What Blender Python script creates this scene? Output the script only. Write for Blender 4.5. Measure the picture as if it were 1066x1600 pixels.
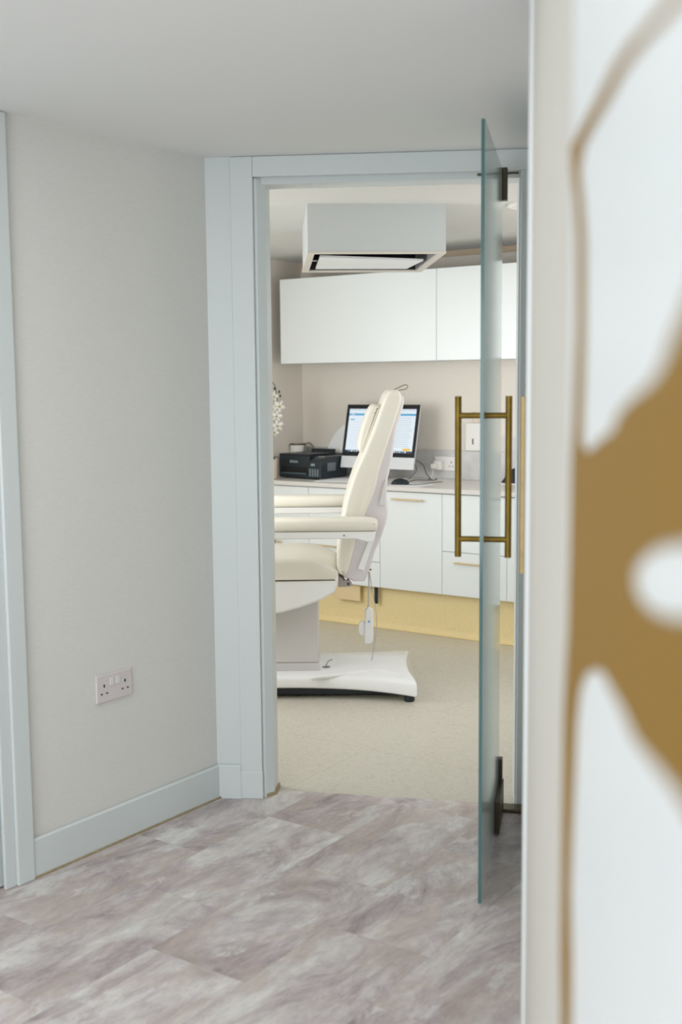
import bpy, bmesh, math, random
from mathutils import Vector, Matrix
random.seed(7)
C = bpy.context.scene.collection
for o in list(bpy.data.objects):
    bpy.data.objects.remove(o, do_unlink=True)

# ------------------------------------------------------------------ camera
CAM_H = 1.42
cd = bpy.data.cameras.new('camera')
cd.sensor_fit = 'VERTICAL'; cd.sensor_height = 36; cd.sensor_width = 24
cd.lens = 40.5; cd.clip_start = 0.02
cd.dof.use_dof = True; cd.dof.focus_distance = 4.5; cd.dof.aperture_fstop = 2.8
cam = bpy.data.objects.new('camera', cd); C.objects.link(cam)
cam.matrix_world = Matrix.Translation((0, 0, CAM_H)) @ Matrix.Rotation(math.radians(90-6.34), 4, 'X') @ Matrix.Rotation(-0.009, 4, 'Z')
bpy.context.scene.camera = cam

# ------------------------------------------------------------------ light and exposure
vs = bpy.context.scene.view_settings
vs.view_transform = 'Standard'; vs.look = 'None'; vs.gamma = 1; vs.use_curve_mapping = False
vs.exposure = 0.0
w = bpy.data.worlds.new('world'); bpy.context.scene.world = w; w.use_nodes = True
w.node_tree.nodes['Background'].inputs[0].default_value = (0.85, 0.93, 1.0, 1)
w.node_tree.nodes['Background'].inputs[1].default_value = 0.6

TH = math.radians(34.5)                                  # the clinic room stands turned against the doorway
def W(a, b, z=0.0):
    return Vector((a*math.cos(TH)+b*math.sin(TH), -a*math.sin(TH)+b*math.cos(TH), z))

def area(name, loc, aim, sx, sy, power, col=(1, 1, 1)):
    l = bpy.data.lights.new(name, 'AREA'); l.shape = 'RECTANGLE'; l.size = sx; l.size_y = sy
    l.energy = power; l.color = col
    o = bpy.data.objects.new(name, l); C.objects.link(o); o.location = loc
    o.rotation_euler = (Vector(aim)-Vector(loc)).to_track_quat('-Z', 'Y').to_euler()
    return o
LIGHTS = dict(hall_window=53, hall_fill=12, clinic_window=32, clinic_fill=10, clinic_lamp=5)
area('daylight_hall', (-1.4, -1.42, 1.15), (-1.2, 3.0, 2.6), 2.4, 1.8, LIGHTS['hall_window'], (0.90, 0.97, 1.0))
area('clinic_daylight_and_fill', W(-4.30, 3.0, 1.35), W(-2.8, 5.8, 1.3), 1.6, 1.2, LIGHTS['clinic_window'], (0.95, 0.98, 1.0))
area('clinic_daylight_and_fill', W(-1.56, 4.7, 1.35), W(-4.4, 5.4, 1.1), 1.0, 1.1, LIGHTS['clinic_fill'], (0.94, 0.97, 1.0))  # added fill from the right; this wall has no window
for p in (W(-3.9, 3.0, 2.17), W(-1.75, 5.35, 2.17)):
    area('lamp_and_fill_light', p, (p.x, p.y, 0), 0.55, 0.55, LIGHTS['clinic_lamp'], (1.0, 0.99, 0.96))
area('lamp_and_fill_light', (-0.90, 1.9, 2.14), (-0.90, 1.9, 0), 0.9, 0.9, LIGHTS['hall_fill'], (0.97, 1.0, 1.0))  # added overhead fill, brightens the hall floor so it bounces up

# ------------------------------------------------------------------ materials
def srgb(r, g, b):
    f = lambda c: (c/255/12.92) if c/255 <= 0.04045 else ((c/255+0.055)/1.055)**2.4
    return (f(r), f(g), f(b), 1)

def mat(name, col, rough=0.5, metal=0.0, spec=0.5, bump=0.0, bscale=200, noise=0.0, nscale=8, stretch=None, coat=0.0, emit=None, es=1.0):
    m = bpy.data.materials.new(name); m.use_nodes = True
    nt = m.node_tree; b = nt.nodes['Principled BSDF']
    b.inputs['Base Color'].default_value = col
    b.inputs['Roughness'].default_value = rough
    b.inputs['Metallic'].default_value = metal
    b.inputs['Specular IOR Level'].default_value = spec
    b.inputs['Coat Weight'].default_value = coat
    if emit:
        b.inputs['Emission Color'].default_value = emit; b.inputs['Emission Strength'].default_value = es
    if bump or noise:
        tc = nt.nodes.new('ShaderNodeTexCoord'); mp = nt.nodes.new('ShaderNodeMapping')
        nt.links.new(tc.outputs['Object'], mp.inputs[0])
        if stretch: mp.inputs['Scale'].default_value = stretch
        if bump:
            n = nt.nodes.new('ShaderNodeTexNoise'); n.inputs['Scale'].default_value = bscale; n.inputs['Detail'].default_value = 3
            nt.links.new(mp.outputs[0], n.inputs['Vector'])
            bp = nt.nodes.new('ShaderNodeBump'); bp.inputs['Strength'].default_value = bump; bp.inputs['Distance'].default_value = 0.002
            nt.links.new(n.outputs[0], bp.inputs['Height']); nt.links.new(bp.outputs[0], b.inputs['Normal'])
        if noise:
            n2 = nt.nodes.new('ShaderNodeTexNoise'); n2.inputs['Scale'].default_value = nscale; n2.inputs['Detail'].default_value = 4
            nt.links.new(mp.outputs[0], n2.inputs['Vector'])
            mr = nt.nodes.new('ShaderNodeMapRange'); mr.inputs['From Min'].default_value = 0.3; mr.inputs['From Max'].default_value = 0.7
            mr.inputs['To Min'].default_value = 1-noise; mr.inputs['To Max'].default_value = 1+noise*0.3
            nt.links.new(n2.outputs[0], mr.inputs[0])
            mx = nt.nodes.new('ShaderNodeVectorMath'); mx.operation = 'SCALE'
            mx.inputs[0].default_value = col[:3]; nt.links.new(mr.outputs[0], mx.inputs['Scale'])
            nt.links.new(mx.outputs[0], b.inputs['Base Color'])
    return m

M = {}
M['ceiling'] = mat('ceiling_paint', srgb(243, 243, 242), 0.9)
M['hall_paper'] = mat('linen_wallpaper', srgb(234, 232, 228), 0.85, bump=0.25, bscale=60, noise=0.035, nscale=45, stretch=(1, 1, 7))
M['clinic_paper'] = mat('clinic_wallpaper', srgb(238, 231, 221), 0.85, bump=0.2, bscale=60, noise=0.03, nscale=45, stretch=(1, 1, 7))
M['tan'] = mat('tan_paint', srgb(205, 184, 160), 0.8)
M['gloss_white'] = mat('satin_white_paint', srgb(222, 228, 228), 0.38, bump=0.05, bscale=30)
M['cabinet'] = mat('white_lacquer', srgb(240, 245, 245), 0.30)
M['carcass'] = mat('cabinet_carcass', srgb(205, 210, 212), 0.5)
M['worktop'] = mat('worktop_laminate', srgb(228, 224, 219), 0.35, noise=0.03, nscale=20)
M['brass_pale'] = mat('brushed_pale_brass', srgb(222, 200, 160), 0.35, metal=0.7, bump=0.1, bscale=200)
M['brass'] = mat('aged_brass', srgb(138, 112, 46), 0.42, metal=0.75, noise=0.25, nscale=30, bump=0.15, bscale=120)
M['brass_bar'] = mat('pale_aged_brass', srgb(196, 170, 122), 0.45, metal=0.4, noise=0.15, nscale=30)
M['bronze'] = mat('dark_bronze', srgb(88, 80, 62), 0.4, metal=0.7, noise=0.1, nscale=40)
M['gold'] = mat('gold_vinyl', srgb(148, 111, 34), 0.55, metal=0.1, spec=0.25, noise=0.06, nscale=300, stretch=(1, 1, 12))
M['panel_white'] = mat('panel_white', srgb(236, 240, 241), 0.35)
M['cream'] = mat('cream_leather', srgb(233, 228, 215), 0.5, bump=0.12, bscale=260, noise=0.02, nscale=12)
M['chair_white'] = mat('chair_white_plastic', srgb(242, 242, 241), 0.3)
M['chair_grey'] = mat('chair_grey_plastic', srgb(214, 211, 210), 0.4, bump=0.05, bscale=300)
M['chair_lilac'] = mat('chair_pale_shell', srgb(222, 216, 218), 0.4)
M['black'] = mat('black_plastic', srgb(26, 34, 42), 0.4)
M['black_gloss'] = mat('black_gloss', srgb(14, 20, 30), 0.12)
M['navy'] = mat('charcoal_plastic', srgb(30, 42, 50), 0.35, bump=0.05, bscale=200)
M['steel'] = mat('steel', srgb(150, 145, 138), 0.35, metal=0.9)
M['alu'] = mat('aluminium', srgb(222, 224, 226), 0.35, metal=0.35)
M['socket'] = mat('socket_plastic', srgb(228, 218, 220), 0.35)
M['white_plastic'] = mat('white_plastic', srgb(236, 234, 230), 0.4)
M['paper'] = mat('paper', srgb(250, 251, 252), 0.8)
M['dark_hole'] = mat('dark_hole', srgb(20, 20, 22), 0.8)
M['card'] = mat('cream_board', srgb(236, 212, 168), 0.6)
M['kick'] = mat('yellow_coved_vinyl', srgb(248, 227, 172), 0.55, noise=0.12, nscale=180)
M['cable_black'] = mat('cable_black', srgb(45, 44, 46), 0.5)
M['cable_grey'] = mat('cable_grey', srgb(185, 185, 182), 0.5)
M['strap'] = mat('strap_brown', srgb(140, 124, 100), 0.8)
M['petal'] = mat('petal', srgb(246, 243, 236), 0.6)
M['petal_core'] = mat('petal_core', srgb(196, 160, 70), 0.6)
M['leaf'] = mat('dark_leaf', srgb(58, 74, 56), 0.5)
M['grey_shadow_gap'] = mat('grey_seal', srgb(150, 152, 152), 0.7)
M['blue'] = mat('blue_dot', srgb(90, 160, 215), 0.5)
M['edge'] = mat('glass_edge_green', srgb(78, 118, 118), 0.15, spec=0.6)
M['seal'] = mat('grubby_sealant', srgb(176, 160, 128), 0.8, noise=0.2, nscale=60)
M['lamp_on'] = mat('lamp_diffuser', srgb(230, 230, 226), 0.6)
M['lens'] = mat('lit_diffuser', srgb(240, 240, 236), 0.6, emit=(1, 0.97, 0.92, 1), es=1.5)

g = bpy.data.materials.new('door_glass'); g.use_nodes = True; nt = g.node_tree        # satin-frosted pane with a polished surface
nt.nodes.remove(nt.nodes['Principled BSDF'])
_tr = nt.nodes.new('ShaderNodeBsdfTranslucent'); _tr.inputs[0].default_value = (0.90, 0.97, 0.95, 1)
_di = nt.nodes.new('ShaderNodeBsdfDiffuse'); _di.inputs[0].default_value = (0.80, 0.88, 0.86, 1)
_gl = nt.nodes.new('ShaderNodeBsdfGlossy'); _gl.inputs['Roughness'].default_value = 0.12; _gl.inputs[0].default_value = (0.97, 1, 0.99, 1)
_m1 = nt.nodes.new('ShaderNodeMixShader'); _m1.inputs[0].default_value = 0.45
_m2 = nt.nodes.new('ShaderNodeMixShader'); _fr = nt.nodes.new('ShaderNodeFresnel'); _fr.inputs[0].default_value = 1.5
nt.links.new(_tr.outputs[0], _m1.inputs[1]); nt.links.new(_di.outputs[0], _m1.inputs[2])
nt.links.new(_fr.outputs[0], _m2.inputs[0]); nt.links.new(_m1.outputs[0], _m2.inputs[1]); nt.links.new(_gl.outputs[0], _m2.inputs[2])
nt.links.new(_m2.outputs[0], nt.nodes['Material Output'].inputs['Surface'])
M['glass'] = g

def screen_mat(name, col, s=1.0):
    return mat(name, (0.02, 0.02, 0.02, 1), 0.3, emit=col, es=s)

# marble vinyl tiles of the hall
def marble():
    m = bpy.data.materials.new('marble_vinyl_tiles'); m.use_nodes = True
    nt = m.node_tree; N = nt.nodes; L = nt.links; bs = N['Principled BSDF']
    def node(t, **k):
        n = N.new(t)
        for a, v in k.items(): setattr(n, a, v)
        return n
    def math_(op, a, bb=None):
        n = node('ShaderNodeMath', operation=op)
        for i, v in enumerate((a, bb)):
            if v is None: continue
            if isinstance(v, (int, float)): n.inputs[i].default_value = v
            else: L.new(v, n.inputs[i])
        return n.outputs[0]
    tc = node('ShaderNodeTexCoord')
    mp = node('ShaderNodeMapping'); mp.inputs['Rotation'].default_value = (0, 0, TH)
    L.new(tc.outputs['Object'], mp.inputs[0])
    sx = node('ShaderNodeSeparateXYZ'); L.new(mp.outputs[0], sx.inputs[0])
    a = math_('DIVIDE', math_('ADD', sx.outputs[0], 1.373), 0.3045)
    row = math_('FLOOR', a)
    bq = math_('ADD', math_('DIVIDE', math_('SUBTRACT', sx.outputs[1], 2.28), 0.61), math_('MULTIPLY', math_('ADD', row, 3), 0.43))
    col = math_('FLOOR', bq)
    cx = node('ShaderNodeCombineXYZ'); L.new(row, cx.inputs[0]); L.new(col, cx.inputs[1])
    wn = node('ShaderNodeTexWhiteNoise', noise_dimensions='3D'); L.new(cx.outputs[0], wn.inputs['Vector'])
    off = node('ShaderNodeVectorMath', operation='SCALE'); L.new(wn.outputs['Color'], off.inputs[0]); off.inputs['Scale'].default_value = 6.0
    st = node('ShaderNodeMapping'); st.inputs['Scale'].default_value = (1.9, 0.85, 1); st.inputs['Rotation'].default_value = (0, 0, -0.95); L.new(mp.outputs[0], st.inputs[0])
    add = node('ShaderNodeVectorMath', operation='ADD'); L.new(st.outputs[0], add.inputs[0]); L.new(off.outputs[0], add.inputs[1])
    n1 = node('ShaderNodeTexNoise'); n1.inputs['Scale'].default_value = 2.9; n1.inputs['Detail'].default_value = 12; n1.inputs['Roughness'].default_value = 0.74; n1.inputs['Distortion'].default_value = 0.6
    L.new(add.outputs[0], n1.inputs['Vector'])
    r1 = node('ShaderNodeValToRGB'); e = r1.color_ramp.elements
    e[0].position = 0.36; e[0].color = srgb(156, 141, 144)
    e[1].position = 0.66; e[1].color = srgb(234, 230, 226)
    for p, c in ((0.43, (186, 173, 174)), (0.50, (206, 196, 196)), (0.57, (220, 213, 210))):
        x = e.new(p); x.color = srgb(*c)
    L.new(n1.outputs[0], r1.inputs[0])
    # warm brown stain clouds
    n2 = node('ShaderNodeTexNoise'); n2.inputs['Scale'].default_value = 3.4; n2.inputs['Detail'].default_value = 6; n2.inputs['Distortion'].default_value = 0.2
    ad2 = node('ShaderNodeVectorMath', operation='ADD'); L.new(add.outputs[0], ad2.inputs[0]); ad2.inputs[1].default_value = (11, 3, 5)
    L.new(ad2.outputs[0], n2.inputs['Vector'])
    mr2 = node('ShaderNodeMapRange'); mr2.inputs['From Min'].default_value = 0.50; mr2.inputs['From Max'].default_value = 0.58; mr2.inputs['To Max'].default_value = 0.55; L.new(n2.outputs[0], mr2.inputs[0])
    mx = node('ShaderNodeMix', data_type='RGBA'); L.new(mr2.outputs[0], mx.inputs[0]); L.new(r1.outputs[0], mx.inputs[6]); mx.inputs[7].default_value = srgb(192, 174, 165)
    # pale streaks
    n3 = node('ShaderNodeTexNoise'); n3.inputs['Scale'].default_value = 3.5; n3.inputs['Detail'].default_value = 8; n3.inputs['Roughness'].default_value = 0.7; n3.inputs['Distortion'].default_value = 0.3
    ad3 = node('ShaderNodeVectorMath', operation='ADD'); L.new(add.outputs[0], ad3.inputs[0]); ad3.inputs[1].default_value = (2, 17, 9)
    L.new(ad3.outputs[0], n3.inputs['Vector'])
    mr3 = node('ShaderNodeMapRange'); mr3.inputs['From Min'].default_value = 0.57; mr3.inputs['From Max'].default_value = 0.62; mr3.inputs['To Max'].default_value = 0.42; L.new(n3.outputs[0], mr3.inputs[0])
    mx2 = node('ShaderNodeMix', data_type='RGBA'); L.new(mr3.outputs[0], mx2.inputs[0]); L.new(mx.outputs[2], mx2.inputs[6]); mx2.inputs[7].default_value = srgb(244, 245, 243)
    # tile tone and joints
    sc = node('ShaderNodeMapRange'); sc.inputs['To Min'].default_value = 0.95; sc.inputs['To Max'].default_value = 1.04; L.new(wn.outputs['Value'], sc.inputs[0])
    fa = math_('FRACT', a); fb = math_('FRACT', bq)
    ea = math_('LESS_THAN', math_('MINIMUM', fa, math_('SUBTRACT', 1.0, fa)), 0.0035)
    eb = math_('LESS_THAN', math_('MINIMUM', fb, math_('SUBTRACT', 1.0, fb)), 0.0018)
    j = math_('SUBTRACT', 1.0, math_('MULTIPLY', math_('MAXIMUM', ea, eb), 0.12))
    fin = node('ShaderNodeVectorMath', operation='SCALE'); L.new(mx2.outputs[2], fin.inputs[0]); L.new(math_('MULTIPLY', sc.outputs[0], j), fin.inputs['Scale'])
    n4 = node('ShaderNodeTexNoise'); n4.inputs['Scale'].default_value = 16; n4.inputs['Detail'].default_value = 8; n4.inputs['Roughness'].default_value = 0.75; L.new(add.outputs[0], n4.inputs['Vector'])
    mr4 = node('ShaderNodeMapRange'); mr4.inputs['From Min'].default_value = 0.35; mr4.inputs['From Max'].default_value = 0.65; mr4.inputs['To Min'].default_value = 0.86; mr4.inputs['To Max'].default_value = 1.12; L.new(n4.outputs[0], mr4.inputs[0])
    fi2 = node('ShaderNodeVectorMath', operation='SCALE'); L.new(fin.outputs[0], fi2.inputs[0]); L.new(mr4.outputs[0], fi2.inputs['Scale'])
    L.new(fi2.outputs[0], bs.inputs['Base Color'])
    bs.inputs['Roughness'].default_value = 0.42
    bp = node('ShaderNodeBump'); bp.inputs['Strength'].default_value = 0.12; bp.inputs['Distance'].default_value = 0.001; L.new(n3.outputs[0], bp.inputs['Height']); L.new(bp.outputs[0], bs.inputs['Normal'])
    return m
M['marble'] = marble()

def speckle():
    m = bpy.data.materials.new('beige_speckled_vinyl'); m.use_nodes = True
    nt = m.node_tree; N = nt.nodes; L = nt.links; bs = N['Principled BSDF']
    tc = N.new('ShaderNodeTexCoord')
    v = N.new('ShaderNodeTexVoronoi'); v.inputs['Scale'].default_value = 95; L.new(tc.outputs['Object'], v.inputs['Vector'])
    sp = N.new('ShaderNodeSeparateColor'); L.new(v.outputs['Color'], sp.inputs[0])
    r = N.new('ShaderNodeValToRGB'); e = r.color_ramp.elements
    e[0].position = 0.0; e[0].color = srgb(190, 183, 168); e[1].position = 1.0; e[1].color = srgb(206, 201, 188)
    x = e.new(0.06); x.color = srgb(198, 192, 177)
    L.new(sp.outputs[0], r.inputs[0])
    # sheet joints, one every 0.6 m
    mp = N.new('ShaderNodeMapping'); mp.inputs['Rotation'].default_value = (0, 0, TH); L.new(tc.outputs['Object'], mp.inputs[0])
    br = N.new('ShaderNodeTexBrick'); br.inputs['Scale'].default_value = 1; br.inputs['Brick Width'].default_value = 1.2; br.inputs['Row Height'].default_value = 0.61
    br.inputs['Mortar Size'].default_value = 0.0016; br.inputs['Mortar Smooth'].default_value = 0; br.inputs['Color1'].default_value = (1, 1, 1, 1); br.inputs['Color2'].default_value = (1, 1, 1, 1); br.inputs['Mortar'].default_value = (0.82, 0.8, 0.78, 1)
    L.new(mp.outputs[0], br.inputs['Vector'])
    mx = N.new('ShaderNodeMix'); mx.data_type = 'RGBA'; mx.blend_type = 'MULTIPLY'; mx.inputs[0].default_value = 1
    L.new(r.outputs[0], mx.inputs[6]); L.new(br.outputs['Color'], mx.inputs[7]); L.new(mx.outputs[2], bs.inputs['Base Color'])
    bs.inputs['Roughness'].default_value = 0.38
    return m
M['speckle'] = speckle()

def stone():
    m = mat('grey_veined_laminate', srgb(208, 207, 205), 0.35, noise=0.16, nscale=9)
    return m
M['stone'] = stone()

# ------------------------------------------------------------------ mesh helpers
class MB:
    def __init__(s): s.bm = bmesh.new()
    def box(s, lo, hi, mi=0):
        x0, y0, z0 = lo; x1, y1, z1 = hi
        v = [s.bm.verts.new(p) for p in ((x0,y0,z0),(x1,y0,z0),(x1,y1,z0),(x0,y1,z0),(x0,y0,z1),(x1,y0,z1),(x1,y1,z1),(x0,y1,z1))]
        for f in ((0,3,2,1),(4,5,6,7),(0,1,5,4),(1,2,6,5),(2,3,7,6),(3,0,4,7)):
            s.bm.faces.new([v[i] for i in f]).material_index = mi
        return s
    def prism(s, pts, c0, c1, axis='z', mi=0):
        mk = {'z': lambda p, c: (p[0], p[1], c), 'y': lambda p, c: (p[0], c, p[1]), 'x': lambda p, c: (c, p[0], p[1])}[axis]
        a = [s.bm.verts.new(mk(p, c0)) for p in pts]; b = [s.bm.verts.new(mk(p, c1)) for p in pts]
        n = len(pts)
        fs = [s.bm.faces.new(a), s.bm.faces.new(b)]
        for i in range(n): fs.append(s.bm.faces.new((a[i], a[(i+1) % n], b[(i+1) % n], b[i])))
        for f in fs: f.material_index = mi
        bmesh.ops.recalc_face_normals(s.bm, faces=fs)
        return s
    def tube(s, pts, r, n=10, r2=None, cap=True):
        P = [Vector(p) for p in pts]; rings = []; up = None
        for i, p in enumerate(P):
            t = (P[min(i+1, len(P)-1)]-P[max(i-1, 0)]).normalized()
            if up is None: up = t.orthogonal().normalized()
            up = (up-t*up.dot(t)).normalized(); sd = t.cross(up)
            rr = r if r2 is None else r+(r2-r)*i/(len(P)-1)
            rings.append([s.bm.verts.new(p+(up*math.cos(k*2*math.pi/n)+sd*math.sin(k*2*math.pi/n))*rr) for k in range(n)])
        fs = []
        for A, B in zip(rings, rings[1:]):
            for k in range(n): fs.append(s.bm.faces.new((A[k], A[(k+1) % n], B[(k+1) % n], B[k])))
        if cap:
            fs.append(s.bm.faces.new(rings[0])); fs.append(s.bm.faces.new(rings[-1]))
        bmesh.ops.recalc_face_normals(s.bm, faces=fs)
        return s
    def lathe(s, prof, c=(0, 0, 0), n=28):
        rings = [[s.bm.verts.new((c[0]+r*math.cos(2*math.pi*k/n), c[1]+r*math.sin(2*math.pi*k/n), c[2]+z)) for k in range(n)] for r, z in prof]
        fs = []
        for A, B in zip(rings, rings[1:]):
            for k in range(n): fs.append(s.bm.faces.new((A[k], A[(k+1) % n], B[(k+1) % n], B[k])))
        for R in (rings[0], rings[-1]): fs.append(s.bm.faces.new(R))
        bmesh.ops.recalc_face_normals(s.bm, faces=fs)
        return s
    def build(s, name, mats, parent=None, loc=(0, 0, 0), rz=0.0, smooth=False, bevel=0.0, seg=3, sub=0):
        me = bpy.data.meshes.new(name); s.bm.to_mesh(me); s.bm.free()
        for m_ in (mats if isinstance(mats, (list, tuple)) else [mats]): me.materials.append(M[m_] if isinstance(m_, str) else m_)
        o = bpy.data.objects.new(name, me); C.objects.link(o)
        o.parent = parent; o.location = loc; o.rotation_euler = (0, 0, rz)
        if smooth or bevel:
            me.polygons.foreach_set('use_smooth', [True]*len(me.polygons))
        if bevel:
            m_ = o.modifiers.new('bevel', 'BEVEL'); m_.width = bevel; m_.segments = seg; m_.limit_method = 'ANGLE'; m_.angle_limit = math.radians(35); m_.harden_normals = True
        elif smooth:
            pass
        if sub:
            m_ = o.modifiers.new('sub', 'SUBSURF'); m_.levels = sub; m_.render_levels = sub
        return o

def struct(o):
    o['kind'] = 'structure'; return o
def tag(o, label, cat, group=None):
    o['label'] = label; o['category'] = cat
    if group: o['group'] = group
    return o
def thing(name, label, cat, loc=(0, 0, 0), rz=0.0, group=None):
    o = bpy.data.objects.new(name, None); C.objects.link(o); o.empty_display_size = 0.05
    o.location = loc; o.rotation_euler = (0, 0, rz)
    return tag(o, label, cat, group)
def ab(mb, name, m, **k):                                  # built in the clinic room's own axes
    return mb.build(name, m, rz=-TH, **k)
def smoothpath(pts, n=6):
    P = [Vector(p) for p in pts]; out = []
    for i in range(len(P)-1):
        p0, p1, p2, p3 = P[max(i-1, 0)], P[i], P[i+1], P[min(i+2, len(P)-1)]
        for k in range(n):
            t = k/n
            out.append(0.5*((2*p1)+(p2-p0)*t+(2*p0-5*p1+4*p2-p3)*t*t+(3*p1-p0-3*p2+p3)*t**3))
    out.append(P[-1]); return out

# ------------------------------------------------------------------ room shell
HC = 2.158; CC = 2.20
LW0 = Vector((-0.436, 3.869)); LW1 = Vector((-0.911, 3.218)); LD = (LW1-LW0).normalized()      # left wall of the hall
LN = Vector((LD.y, -LD.x))                                                                      # points away from the hall
if LN.x > 0: LN = -LN
DW0 = Vector((-0.436, 3.869)); DW1 = Vector((0.584, 3.770)); DD = (DW1-DW0).normalized(); DN = Vector((-DD.y, DD.x))   # door wall
def dw(x, d=0.0):
    t = (x-DW0.x)/DD.x; p = DW0+DD*t+DN*d; return (p.x, p.y)
def lw(s, d=0.0):
    p = LW0+LD*s+LN*d; return (p.x, p.y)

thr0, thr1 = (-0.275, 3.937), (0.64, 3.752)
struct(MB().prism([(-4.2, -1.5), (1.2, -1.5), (1.2, 3.70), thr1, thr0, (-0.45, 3.95), lw(0, 0.1), lw(0.80, 0.1), (-4.2, 2.3)], -0.05, 0.0).build('floor', 'marble'))
clin = [thr0, thr1, (1.2, 3.70), W(-1.45, 6.2).xy[:], W(-4.6, 6.2).xy[:], W(-4.6, 1.55).xy[:], (-0.46, 3.96)]
struct(MB().prism(clin, -0.05, 0.0).build('floor', 'speckle'))
struct(MB().prism([(-4.2, -1.5), (1.2, -1.5), (1.2, 3.78), dw(0.75, 0.06), dw(-0.55, 0.06), (-4.2, 3.6)], HC, HC+0.04).build('ceiling', 'ceiling'))
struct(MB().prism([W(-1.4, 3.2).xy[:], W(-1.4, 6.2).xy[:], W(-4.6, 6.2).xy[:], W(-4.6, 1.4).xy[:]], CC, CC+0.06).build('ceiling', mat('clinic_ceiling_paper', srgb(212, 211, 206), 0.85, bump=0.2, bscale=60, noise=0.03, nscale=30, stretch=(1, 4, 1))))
# hall left wall
struct(MB().prism([lw(0), lw(0.815), lw(0.815, 0.1), lw(0, 0.1)], 0, HC).build('wall_left', 'hall_paper'))
struct(MB().prism([lw(0.815), lw(1.75), lw(1.75, 0.1), lw(0.815, 0.1)], 2.12, HC).build('wall_left', 'hall_paper'))
struct(MB().prism([lw(1.75), lw(4.3), lw(4.3, 0.1), lw(1.75, 0.1)], 0, HC).build('wall_left', 'hall_paper'))
struct(MB().box((-3.0, -1.6, 0), (-2.9, 0.5, HC)).build('wall_left', 'hall_paper'))
# baseboard with a rounded top
BB = [(0, 0), (0, 0.105), (-0.004, 0.113), (-0.010, 0.118), (-0.016, 0.112), (-0.016, 0)]
def runboard(name, p0, d, n, length, prof, m='gloss_white'):
    mb = MB(); A = []; B = []
    for off, z in prof:
        q = Vector(p0)-Vector(n)*(-off)
        A.append(mb.bm.verts.new((q.x, q.y, z))); q = q+Vector(d)*length; B.append(mb.bm.verts.new((q.x, q.y, z)))
    k = len(prof); mb.bm.faces.new(A); mb.bm.faces.new(B)
    for i in range(k): mb.bm.faces.new((A[i], A[(i+1) % k], B[(i+1) % k], B[i]))
    bmesh.ops.recalc_face_normals(mb.bm, faces=mb.bm.faces)
    return struct(mb.build(name, m))
runboard('baseboard_left', lw(0), LD, LN, 0.808, BB)
struct(MB().prism([lw(0, -0.016), lw(0.808, -0.016), lw(0.808, -0.021), lw(0, -0.021)], 0, 0.006).build('trim_1', 'seal'))
runboard('baseboard_back', dw(-0.436), DD, DN, 0.085, BB)
# second doorway on the left wall: casing, lining and closed white leaf
cas = MB().prism([lw(0.808), lw(0.868), lw(0.868, -0.022), lw(0.808, -0.022)], 0, HC-0.002)
struct(cas.build('trim_2', 'gloss_white', bevel=0.004))
struct(MB().prism([lw(0.868), lw(0.905), lw(0.905, -0.012), lw(0.868, -0.012)], 0, HC-0.002).build('trim_2', 'gloss_white', bevel=0.003))
struct(MB().prism([lw(0.872, 0.012), lw(1.748, 0.012), lw(1.748, 0.055), lw(0.872, 0.055)], 0.005, 2.12).build('door_2', 'gloss_white'))
struct(MB().prism([lw(1.72), lw(1.80), lw(1.80, -0.02), lw(1.72, -0.02)], 0, HC-0.002).build('trim_2', 'gloss_white', bevel=0.004))
# wall with the clinic doorway
struct(MB().prism([dw(-0.436, 0.0), dw(-0.285, 0.0), dw(-0.285, 0.1), dw(-0.436, 0.1)], 0, HC).build('wall_back', 'gloss_white'))
struct(MB().prism([dw(-0.446, 0.1), dw(-2.95, 0.1), dw(-2.95, 0.16), dw(-0.446, 0.16)], 0, CC).build('wall_back', 'clinic_paper'))
struct(MB().prism([dw(-0.285, 0.005), dw(0.60, 0.005), dw(0.60, 0.1), dw(-0.285, 0.1)], 2.10, CC).build('wall_back', 'gloss_white'))
struct(MB().prism([dw(0.60, 0.0), dw(1.15, 0.0), dw(1.15, 0.1), dw(0.60, 0.1)], 0, CC).build('wall_back', 'gloss_white'))
# casing
struct(MB().prism([dw(-0.352, 0.0), dw(-0.278, 0.0), dw(-0.278, -0.012), dw(-0.352, -0.012)], 0.0, HC-0.001).build('trim_3', 'gloss_white', bevel=0.003))
struct(MB().prism([dw(-0.2779, 0.0), dw(0.70, 0.0), dw(0.70, -0.012), dw(-0.2779, -0.012)], 2.092, HC-0.001).build('trim_3', 'gloss_white', bevel=0.003))
struct(MB().prism([dw(0.584, 0.0), dw(0.70, 0.0), dw(0.70, -0.012), dw(0.584, -0.012)], 0.0, 2.0919).build('trim_3', 'gloss_white', bevel=0.003))
struct(MB().prism([dw(-0.354, 0.0), dw(-0.2765, 0.0), dw(-0.2765, -0.0135), dw(-0.354, -0.0135)], 0.0, 0.095).build('trim_3', 'gloss_white', bevel=0.002))
# lining
struct(MB().prism([dw(-0.285, 0.004), dw(-0.268, 0.004), dw(-0.243, 0.030), dw(-0.243, 0.12), dw(-0.285, 0.12)], 0, 2.09).build('trim_4', 'gloss_white'))
struct(MB().prism([dw(-0.285, 0.02), dw(0.60, 0.02), dw(0.60, 0.12), dw(-0.285, 0.12)], 2.072, 2.0999).build('trim_4', 'gloss_white'))
struct(MB().prism([dw(0.579, 0.004), dw(0.60, 0.004), dw(0.60, 0.12), dw(0.579, 0.12)], 0, 2.0719).build('trim_4', 'gloss_white'))
struct(MB().prism([dw(-0.262, 0.004), dw(-0.236, 0.034), dw(-0.236, 0.12), dw(-0.243, 0.12), dw(-0.243, 0.032), dw(-0.268, 0.006)], 0, 0.012).build('trim_4', 'seal'))
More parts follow.
